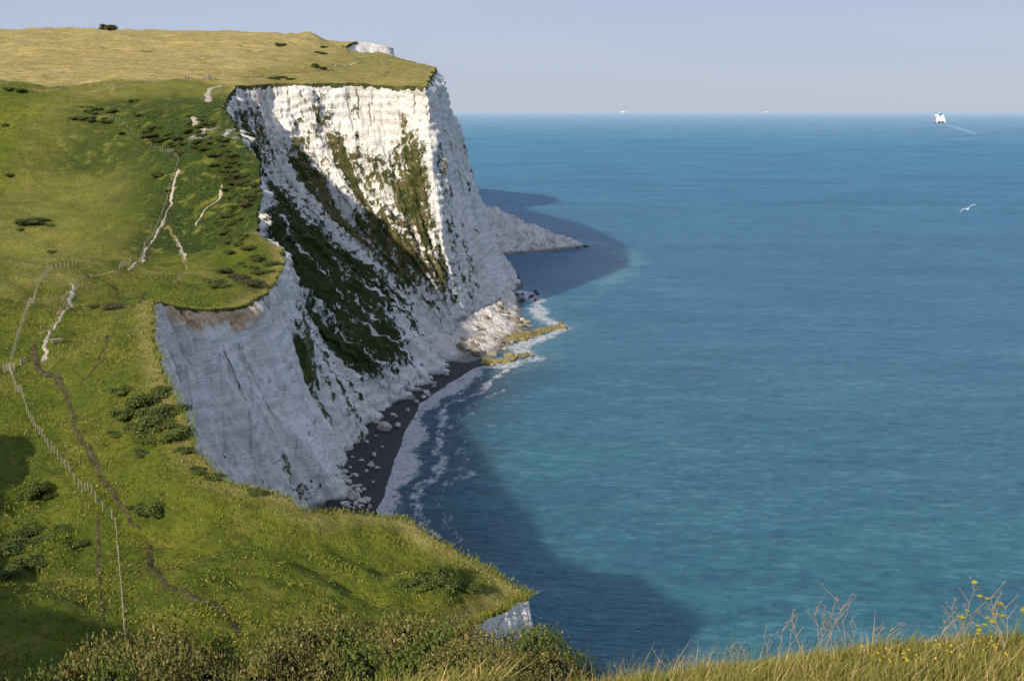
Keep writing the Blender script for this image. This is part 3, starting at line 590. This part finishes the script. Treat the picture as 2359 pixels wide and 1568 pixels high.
def ledge(pts,wd,h):
    a=[Zp(px,py,0) for px,py in pts]; n_=len(a); tw=[1-.6*i/(n_-1) for i in range(n_)]
    rows=[[(p[0],p[1]-wd*t_,-1.) for p,t_ in zip(a,tw)],[(p[0],p[1]-wd*.4*t_,h*t_) for p,t_ in zip(a,tw)],[(p[0],p[1]+wd*.4*t_,h*t_) for p,t_ in zip(a,tw)],[(p[0],p[1]+wd*t_,-1.) for p,t_ in zip(a,tw)]]
    add('rock_ledge',ribbon(rows,90,'rock_ledge',M_by,1.8,None,24),kind='structure')
ledge([(1140,790),(1190,780),(1230,766),(1270,757),(1303,753)],11,1.7); ledge([(1110,832),(1150,834),(1178,830)],6,1.2); ledge([(1175,822),(1200,818),(1228,817)],4,1.)
for (x0,y0,x1,y1,n_) in [(1165,825,1228,818,12),(1150,790,1300,752,60),(1120,838,1180,830,16)]:
    for i in range(n_):
        t=random.random(); q=Zp(x0*(1-t)+x1*t+random.gauss(0,6),y0*(1-t)+y1*t+random.gauss(0,4),0); boulder(q[0],q[1],.6,random.uniform(.7,2.2)*(1-.4*t),random.choice(BY+BT[:1]),'seaweed-stained yellow rock awash in shallow water','weedy rocks awash off the headland')
for i in range(16):
    q=Zp(random.uniform(1185,1238),random.uniform(672,700),0); boulder(q[0],q[1],.2,random.uniform(.8,2.),random.choice(BD),'dark wet rock at the waterline','dark rocks at the headland tip')
for i in range(14):
    t=random.random(); q=Zp(1270+95*t,573-3*t+random.gauss(0,2),0); boulder(q[0],q[1],.2,random.uniform(1,2.4),random.choice(BD),'dark wet rock at the waterline','dark rocks at the headland tip')
# ------------------------------------------------------------------ fences
M_wood=simple('weathered_wood',(.36,.32,.25),.85,.4,8,.01); M_wire=simple('fence_wire',(.25,.25,.24),.5)
def postmesh(r=.07,h=1.25):
    V=[];
    for z,rr in ((-.3,r),(h*.5,r*.97),(h-.04,r*.92),(h,r*.6)):
        for i in range(8): a=i*math.pi/4; V.append((math.cos(a)*rr*(1+.08*math.sin(3*a)),math.sin(a)*rr,z))
    Q=[(k*8+i,k*8+(i+1)%8,(k+1)*8+(i+1)%8,(k+1)*8+i) for k in range(3) for i in range(8)]+[(24,25,26,27),(24,27,28,31),(28,29,30,31)]
    return npmesh('post',V,Q,[M_wood])
PM=postmesh(); 
def fence(pts,step,label,maxn=98,hs_=1.,thick=1.):
    g=[G(*p) for p in pts]; tot=sum((b-a).xy.length for a,b in zip(g[:-1],g[1:])); step=max(step,tot/maxn)
    pos=[];acc=0;nxt=0
    for a,b in zip(g[:-1],g[1:]):
        L=(b-a).xy.length
        while nxt<=acc+L: 
            t=(nxt-acc)/max(L,1e-6); q=a.lerp(b,t); z=gz(q.x,q.y); pos.append(Vector((q.x,q.y,z if z is not None else q.z))); nxt+=step
        acc+=L
    root=add('fence',None,pos[0]); root['label']=label; root['category']='fence'; root.empty_display_size=.3
    V=[];T=[]
    for p in pos:
        o=add('post',PM,p-pos[0],parent=root); o.scale=(thick,thick,hs_*random.uniform(.88,1.08)); o.rotation_euler=(random.uniform(-.05,.05),random.uniform(-.05,.05),random.uniform(0,3))
    for a,b in zip(pos[:-1],pos[1:]):
        for hh in (.35,.7,1.05): tube(V,T,(a-pos[0])+Vector((0,0,hh*hs_)),(b-pos[0])+Vector((0,0,hh*hs_)),.009,.009,3)
    add('wire',npmesh('wire',V,T,[M_wire]),parent=root)
fence([(290,1485),(278,1330),(266,1200),(225,1165),(180,1120),(140,1070),(100,1010),(60,940),(28,870),(22,848)],1.8,'weathered post and wire fence beside a trodden path',98,1.1,1.)
fence([(26,835),(45,770),(62,720),(85,665),(120,622),(180,610)],1.8,'post and wire fence crossing the near plateau',90,1.1,1.)
fence([(276,620),(300,607),(335,565),(370,505),(392,430),(412,372),(385,350),(330,318),(250,268)],2.6,'post and wire fence running up a grassy slope',98,1.1,1.1)
fence([(0,196),(100,199),(210,199),(300,190),(430,184),(475,182)],2.6,'post fence along the bottom of a golden field',98,1.,1.2)
fence([(0,66),(120,67),(250,68),(400,68),(560,73)],4.5,'thin post fence along the hill crest',98,1.6,2.)
def boxes(name,bx,mat,bev=.0):
    bm=bmesh.new()
    for (cx,cy,cz,sx,sy,sz,*rot) in bx:
        r=bmesh.ops.create_cube(bm,size=1.); M=Matrix.Translation((cx,cy,cz))@(Matrix.Rotation(rot[0],4,rot[1]) if rot else Matrix())@Matrix.Diagonal((sx,sy,sz,1)); bmesh.ops.transform(bm,matrix=M,verts=r['verts'])
    if bev: bmesh.ops.bevel(bm,geom=bm.edges[:],offset=bev,segments=1,affect='EDGES')
    me=bpy.data.meshes.new(name); bm.to_mesh(me); bm.free(); me.materials.append(mat); return me
p=G(130,790); r=add('picnic_table',None,p); r.rotation_euler=(0,0,.35); r['label']='weathered wooden picnic table with benches on grass'; r['category']='picnic table'
add('table_top',boxes('table_top',[(0,-.34+i*.17,.75,2.0,.15,.045) for i in range(5)],M_wood,.008),parent=r)
b1=add('seat',boxes('seat',[(0,0,.45,2.0,.13,.045),(0,.15,.45,2.0,.13,.045)],M_wood,.008),(0,.68,0),parent=r); b2=add('seat',b1.data,(0,-.83,0),parent=r)
for xx in (-.75,.75): add('leg',boxes('leg',[(0,.42,.36,.05,.1,.9,.5,'X'),(0,-.42,.36,.05,.1,.9,-.5,'X'),(0,0,.40,.05,1.75,.09)],M_wood,.006),(xx,0,0),parent=r)
def gate(p,ang,s,label):
    r=add('gate',None,p); r.rotation_euler=(0,0,ang); r.scale=(s,s,s); r['label']=label; r['category']='gate'
    for xx in (-.75,.75): add('gate_post',boxes('gate_post',[(0,0,.65,.16,.16,1.6)],M_wood,.02),(xx,0,0),parent=r)
    add('gate_leaf',boxes('gate_leaf',[(0,0,.25+i*.25,1.3,.04,.1) for i in range(5)]+[(-.62,.045,.75,.09,.04,1.2),(.62,.045,.75,.09,.04,1.2),(0,.045,.75,1.5,.03,.09,.75,'Y')],M_wood,.006),parent=r)
gate(G(22,856),.3,1.1,'wooden field gate in a post fence beside a path'); gate(G(28,846)+Vector((1.8,.4,0)),1.5,1.1,'wooden stile gate beside a grassy path')
gate(G(474,184),.1,1.5,'wooden kissing gate below the golden field'); gate(G(487,184),.3,1.5,'wooden kissing gate below the golden field')
# ------------------------------------------------------------------ people
def skin(name,J,E_,R,mat,parent=None,loc=(0,0,0)):
    me=bpy.data.meshes.new(name); me.from_pydata(J,E_,[]); me.materials.append(mat); o=add(name,me,loc,parent)
    m=o.modifiers.new('Skin','SKIN'); me.skin_vertices.new() if not me.skin_vertices else None
    for v,rr in zip(me.skin_vertices[0].data,R): v.radius=(rr,rr)
    me.skin_vertices[0].data[0].use_root=True; s=o.modifiers.new('Sub','SUBSURF'); s.levels=1; s.render_levels=1; return o
M_skin=simple('skin',(.45,.28,.2),.6)
def person(p,ang,jc,tc,label):
    J=[(0,0,.95),(0,0,1.2),(0,0,1.42),(0,0,1.52),(0,.02,1.64),(0,.01,1.74),(.1,0,.9),(.12,.12,.5),(.12,.22,.06),(.12,.34,.04),(-.1,0,.9),(-.12,-.06,.5),(-.12,-.22,.1),(-.12,-.1,.04),(.19,0,1.40),(.26,-.06,1.14),(.28,.06,.9),(-.19,0,1.40),(-.26,.06,1.14),(-.28,.14,.9)]
    E_=[(0,1),(1,2),(2,3),(3,4),(4,5),(0,6),(6,7),(7,8),(8,9),(0,10),(10,11),(11,12),(12,13),(2,14),(14,15),(15,16),(2,17),(17,18),(18,19)]
    R=[.14,.14,.13,.06,.10,.09,.09,.065,.045,.04,.09,.065,.045,.04,.06,.045,.035,.06,.045,.035]
    o=skin('person',J,E_,R,M_skin,None,p); o.rotation_euler=(0,0,ang); o['label']=label; o['category']='person'; o['group']='walkers on the cliff path'
    skin('jacket',[J[i] for i in (1,0,2,14,15,17,18)],[(0,1),(0,2),(2,3),(3,4),(2,5),(5,6)],[.165,.165,.155,.085,.07,.085,.07],jc,o)
    skin('trousers',[J[i] for i in (0,6,7,8,10,11,12)],[(0,1),(1,2),(2,3),(0,4),(4,5),(5,6)],[.15,.115,.085,.065,.115,.085,.065],tc,o)
    skin('hair',[(0,-.02,1.76),(0,-.05,1.70)],[(0,1)],[.1,.09],simple('dark_hair',(.04,.03,.02)),o)
cW=simple('white_shirt',(.7,.68,.66),.8); cB=simple('dark_cloth',(.03,.035,.06),.8); cR=simple('red_shirt',(.4,.08,.06),.8)
person(G(757,165),.4,cW,cB,'walker in a pale shirt and dark trousers, mid-stride'); person(G(767,165),.4,cR,cB,'walker in a red shirt and dark trousers, mid-stride')
person(G(428,183),1.6,cB,cB,'walker in dark clothes on a grassy track'); person(G(435,183),1.6,cW,cB,'walker in a pale shirt and dark trousers, mid-stride')
# ------------------------------------------------------------------ ships
M_wh=simple('white_ship_paint',(.80,.80,.78),.5,.08); M_hull=simple('dark_blue_ship_paint',(.05,.07,.16),.5); M_win=simple('dark_glass',(.04,.06,.09),.2); M_fun=simple('funnel_blue_paint',(.08,.12,.3),.5)
def ferry(px,py,s,ang,label,name='ferry'):
    p=Zp(px,py,0); r=add(name,None,p); r.rotation_euler=(0,0,ang-math.atan2(p[0],p[1])); r.scale=(s,s,s); r['label']=label; r['category']='ship'
    bm=bmesh.new(); st=[(-75,1),(-70,1.),(30,1.),(55,.75),(75,.06)]; rows=[]
    for yy,wf_ in st: rows.append([bm.verts.new((x_*wf_,yy+ (4 if z_>5 and yy>50 else 0),z_)) for x_,z_ in ((-10,-2),(-14,3),(-14.5,11),(14.5,11),(14,3),(10,-2))])
    for a,b in zip(rows[:-1],rows[1:]):
        for i in range(6): bm.faces.new((a[i],a[(i+1)%6],b[(i+1)%6],b[i]))
    bm.faces.new(rows[0]); bm.faces.new(rows[-1][::-1]); bmesh.ops.recalc_face_normals(bm,faces=bm.faces); me=bpy.data.meshes.new('hull'); bm.to_mesh(me); bm.free(); me.materials.append(M_wh); add('hull',me,parent=r)
    add('waterline_band',boxes('waterline_band',[(0,-10,1.2,29.4,133,3.)],M_hull),parent=r)
    add('superstructure',boxes('superstructure',[(0,-8,14,28,118,6),(0,-4,19.2,26,104,4.4),(0,2,23,23,84,3.2)],M_wh,.5),parent=r)
    add('stern_door',boxes('stern_door',[(-5.5,-75.3,5.5,8,.6,6),(5.5,-75.3,5.5,8,.6,6)],M_win),parent=r)
    add('window',boxes('window',[(0,-67.3,14.6,22,.6,1.6),(0,-56.3,19.6,20,.6,1.4),(14.1,-8,14.6,.5,108,1.3),(-14.1,-8,14.6,.5,108,1.3)],M_win),parent=r)
    add('bridge',boxes('bridge',[(0,40,27,29,9,4)],M_wh,.4),parent=r)
    add('funnel',boxes('funnel',[(0,-25,28.5,8,12,9),(0,-25,33.6,6.4,9,1.6)],M_fun,.6),parent=r)
    add('mast',boxes('mast',[(0,36,33,1,1,10),(0,36,36,6,.5,.5)],M_wh),parent=r)
ferry(2164,284,2.2,.06,'white car ferry steaming away on open sea')
ferry(1435,259.3,3.2,1.4,'distant pale ship on the sea horizon','cargo_ship'); ferry(1765,259.3,2.4,1.7,'distant pale ship on the sea horizon','cargo_ship'); ferry(1781,259.3,1.6,.3,'small distant ship on the sea horizon','cargo_ship')
q0=np.array(Zp(2168,286,0));q1=np.array(Zp(2205,294,0));q2=np.array(Zp(2250,310,0)); V=[]
for a,wd in ((q0,25),(.5*(q0+q1),30),(q1,24),(q2,8)): V+= [(a[0]-wd,a[1],.3),(a[0]+wd,a[1],.3)]
add('wake',npmesh('wake',V,gridfaces(4,2),[simple('wake_foam',(.26,.45,.56),.6)]),kind='structure')
# ------------------------------------------------------------------ gull
def gull():
    p=Vector(Dp(2230,481,88)); V=[];T=[]
    prof=[(-.24,.012),(-.16,.035),(-.05,.062),(.08,.065),(.16,.045),(.20,.042),(.235,.03),(.26,.012),(.30,.004)]
    for yy,rr in prof:
        for i in range(8): a=i*math.pi/4; V.append((math.cos(a)*rr,yy,math.sin(a)*rr*.9))
    for k in range(len(prof)-1):
        for i in range(8): a=k*8+i;b=k*8+(i+1)%8; T+= [(a,b,b+8),(a,b+8,a+8)]
    for s in (-1,1):
        n0=len(V); st=[(.04,.0,.02,.17),(.25,.05,.12,.17),(.42,.06,.13,.14),(.62,-.02,.06,.09),(.78,-.12,.0,.02)]
        for xx,yy,zz_,ch in st:
            V+= [(s*xx,yy+ch*.5,zz_),(s*xx,yy,zz_+.018),(s*xx,yy-ch*.5,zz_),(s*xx,yy,zz_-.006)]
        for k in range(4):
            for i in range(4): a=n0+k*4+i;b=n0+k*4+(i+1)%4; T+= [(a,b,b+4),(a,b+4,a+4)]
    n0=len(V); V+=[(0,-.2,.012),(.07,-.34,0),(-.07,-.34,0),(0,-.2,-.01)]; T+=[(n0,n0+1,n0+2),(n0+3,n0+2,n0+1)]
    m=NT('gull_plumage'); sx=m.add('ShaderNodeSeparateXYZ'); tc=m.add('ShaderNodeTexCoord'); m.l.new(tc.outputs['Object'],sx.inputs[0]); ax=m.ma('ABSOLUTE',sx.outputs[0])
    col=m.mix(m.mr(ax,.08,.12),(.82,.82,.8),(.62,.64,.66)); col=m.mix(m.mr(ax,.66,.70),col,(.03,.03,.03)); m.fin(col,.7)
    o=add('seagull',npmesh('seagull',V,T,[m.m],smooth=True),p); o.rotation_euler=(.25,-.50,-.55); o['label']='white and grey gull gliding with wings spread'; o['category']='bird'
gull()
# ------------------------------------------------------------------ light, sky, camera
AZ=math.radians(30.5); EL=math.radians(26)
d=Vector((math.sin(AZ)*math.cos(EL),math.cos(AZ)*math.cos(EL),-math.sin(EL)))
L=bpy.data.lights.new('sun','SUN'); L.energy=5.0; L.angle=math.radians(1.0); L.color=(1,.90,.75); lo=bpy.data.objects.new('sun',L); COL.objects.link(lo); lo.rotation_euler=d.to_track_quat('-Z','Y').to_euler(); lo.location=(-200,-200,200)
wd=bpy.data.worlds.new('World'); sc.world=wd; wd.use_nodes=True; nt=wd.node_tree; bg=nt.nodes['Background']
sk=nt.nodes.new('ShaderNodeTexSky'); sk.sky_type='NISHITA'; sk.sun_disc=False; sk.sun_elevation=EL; sk.sun_rotation=math.pi+AZ; sk.air_density=1.; sk.dust_density=1.; sk.ozone_density=1.5
tc=nt.nodes.new('ShaderNodeTexCoord'); sp=nt.nodes.new('ShaderNodeSeparateXYZ'); nt.links.new(tc.outputs['Generated'],sp.inputs[0])
mr=nt.nodes.new('ShaderNodeMapRange'); mr.interpolation_type='LINEAR'; mr.inputs[1].default_value=0; mr.inputs[2].default_value=.14; mr.inputs[3].default_value=1.; mr.inputs[4].default_value=0.; nt.links.new(sp.outputs[2],mr.inputs[0])
hz_=nt.nodes.new('ShaderNodeMix'); hz_.data_type='RGBA'; hz_.inputs[6].default_value=(4.15,5.0,7.3,1); hz_.inputs[7].default_value=(5.1,5.7,6.8,1); nt.links.new(mr.outputs[0],hz_.inputs[0])
mpw=nt.nodes.new('ShaderNodeMapping'); mpw.inputs['Scale'].default_value=(1.5,1.5,14); nt.links.new(tc.outputs['Generated'],mpw.inputs[0]); nzw=nt.nodes.new('ShaderNodeTexNoise'); nzw.inputs['Scale'].default_value=2.2; nzw.inputs['Detail'].default_value=5; nt.links.new(mpw.outputs[0],nzw.inputs['Vector'])
mrw=nt.nodes.new('ShaderNodeMapRange'); mrw.interpolation_type='SMOOTHSTEP'; mrw.inputs[1].default_value=.42; mrw.inputs[2].default_value=.75; mrw.inputs[4].default_value=.35; nt.links.new(nzw.outputs['Fac'],mrw.inputs[0])
cw=nt.nodes.new('ShaderNodeMix'); cw.data_type='RGBA'; cw.inputs[7].default_value=(5.6,6.1,7.3,1); nt.links.new(mrw.outputs[0],cw.inputs[0]); nt.links.new(hz_.outputs[2],cw.inputs[6])
mx=nt.nodes.new('ShaderNodeMix'); mx.data_type='RGBA'; mx.inputs[0].default_value=.9; nt.links.new(sk.outputs[0],mx.inputs[6]); nt.links.new(cw.outputs[2],mx.inputs[7])
nt.links.new(mx.outputs[2],bg.inputs[0]); bg.inputs[1].default_value=.1
cam=bpy.data.cameras.new('camera'); co=bpy.data.objects.new('camera',cam); COL.objects.link(co); co.location=EYE; co.rotation_euler=(math.pi/2-TH,0,0)
cam.sensor_width=36; cam.lens=36*FP/2359; cam.clip_start=.1; cam.clip_end=500000; sc.camera=co
print('cols',NC,'land',len(V2),len(F))
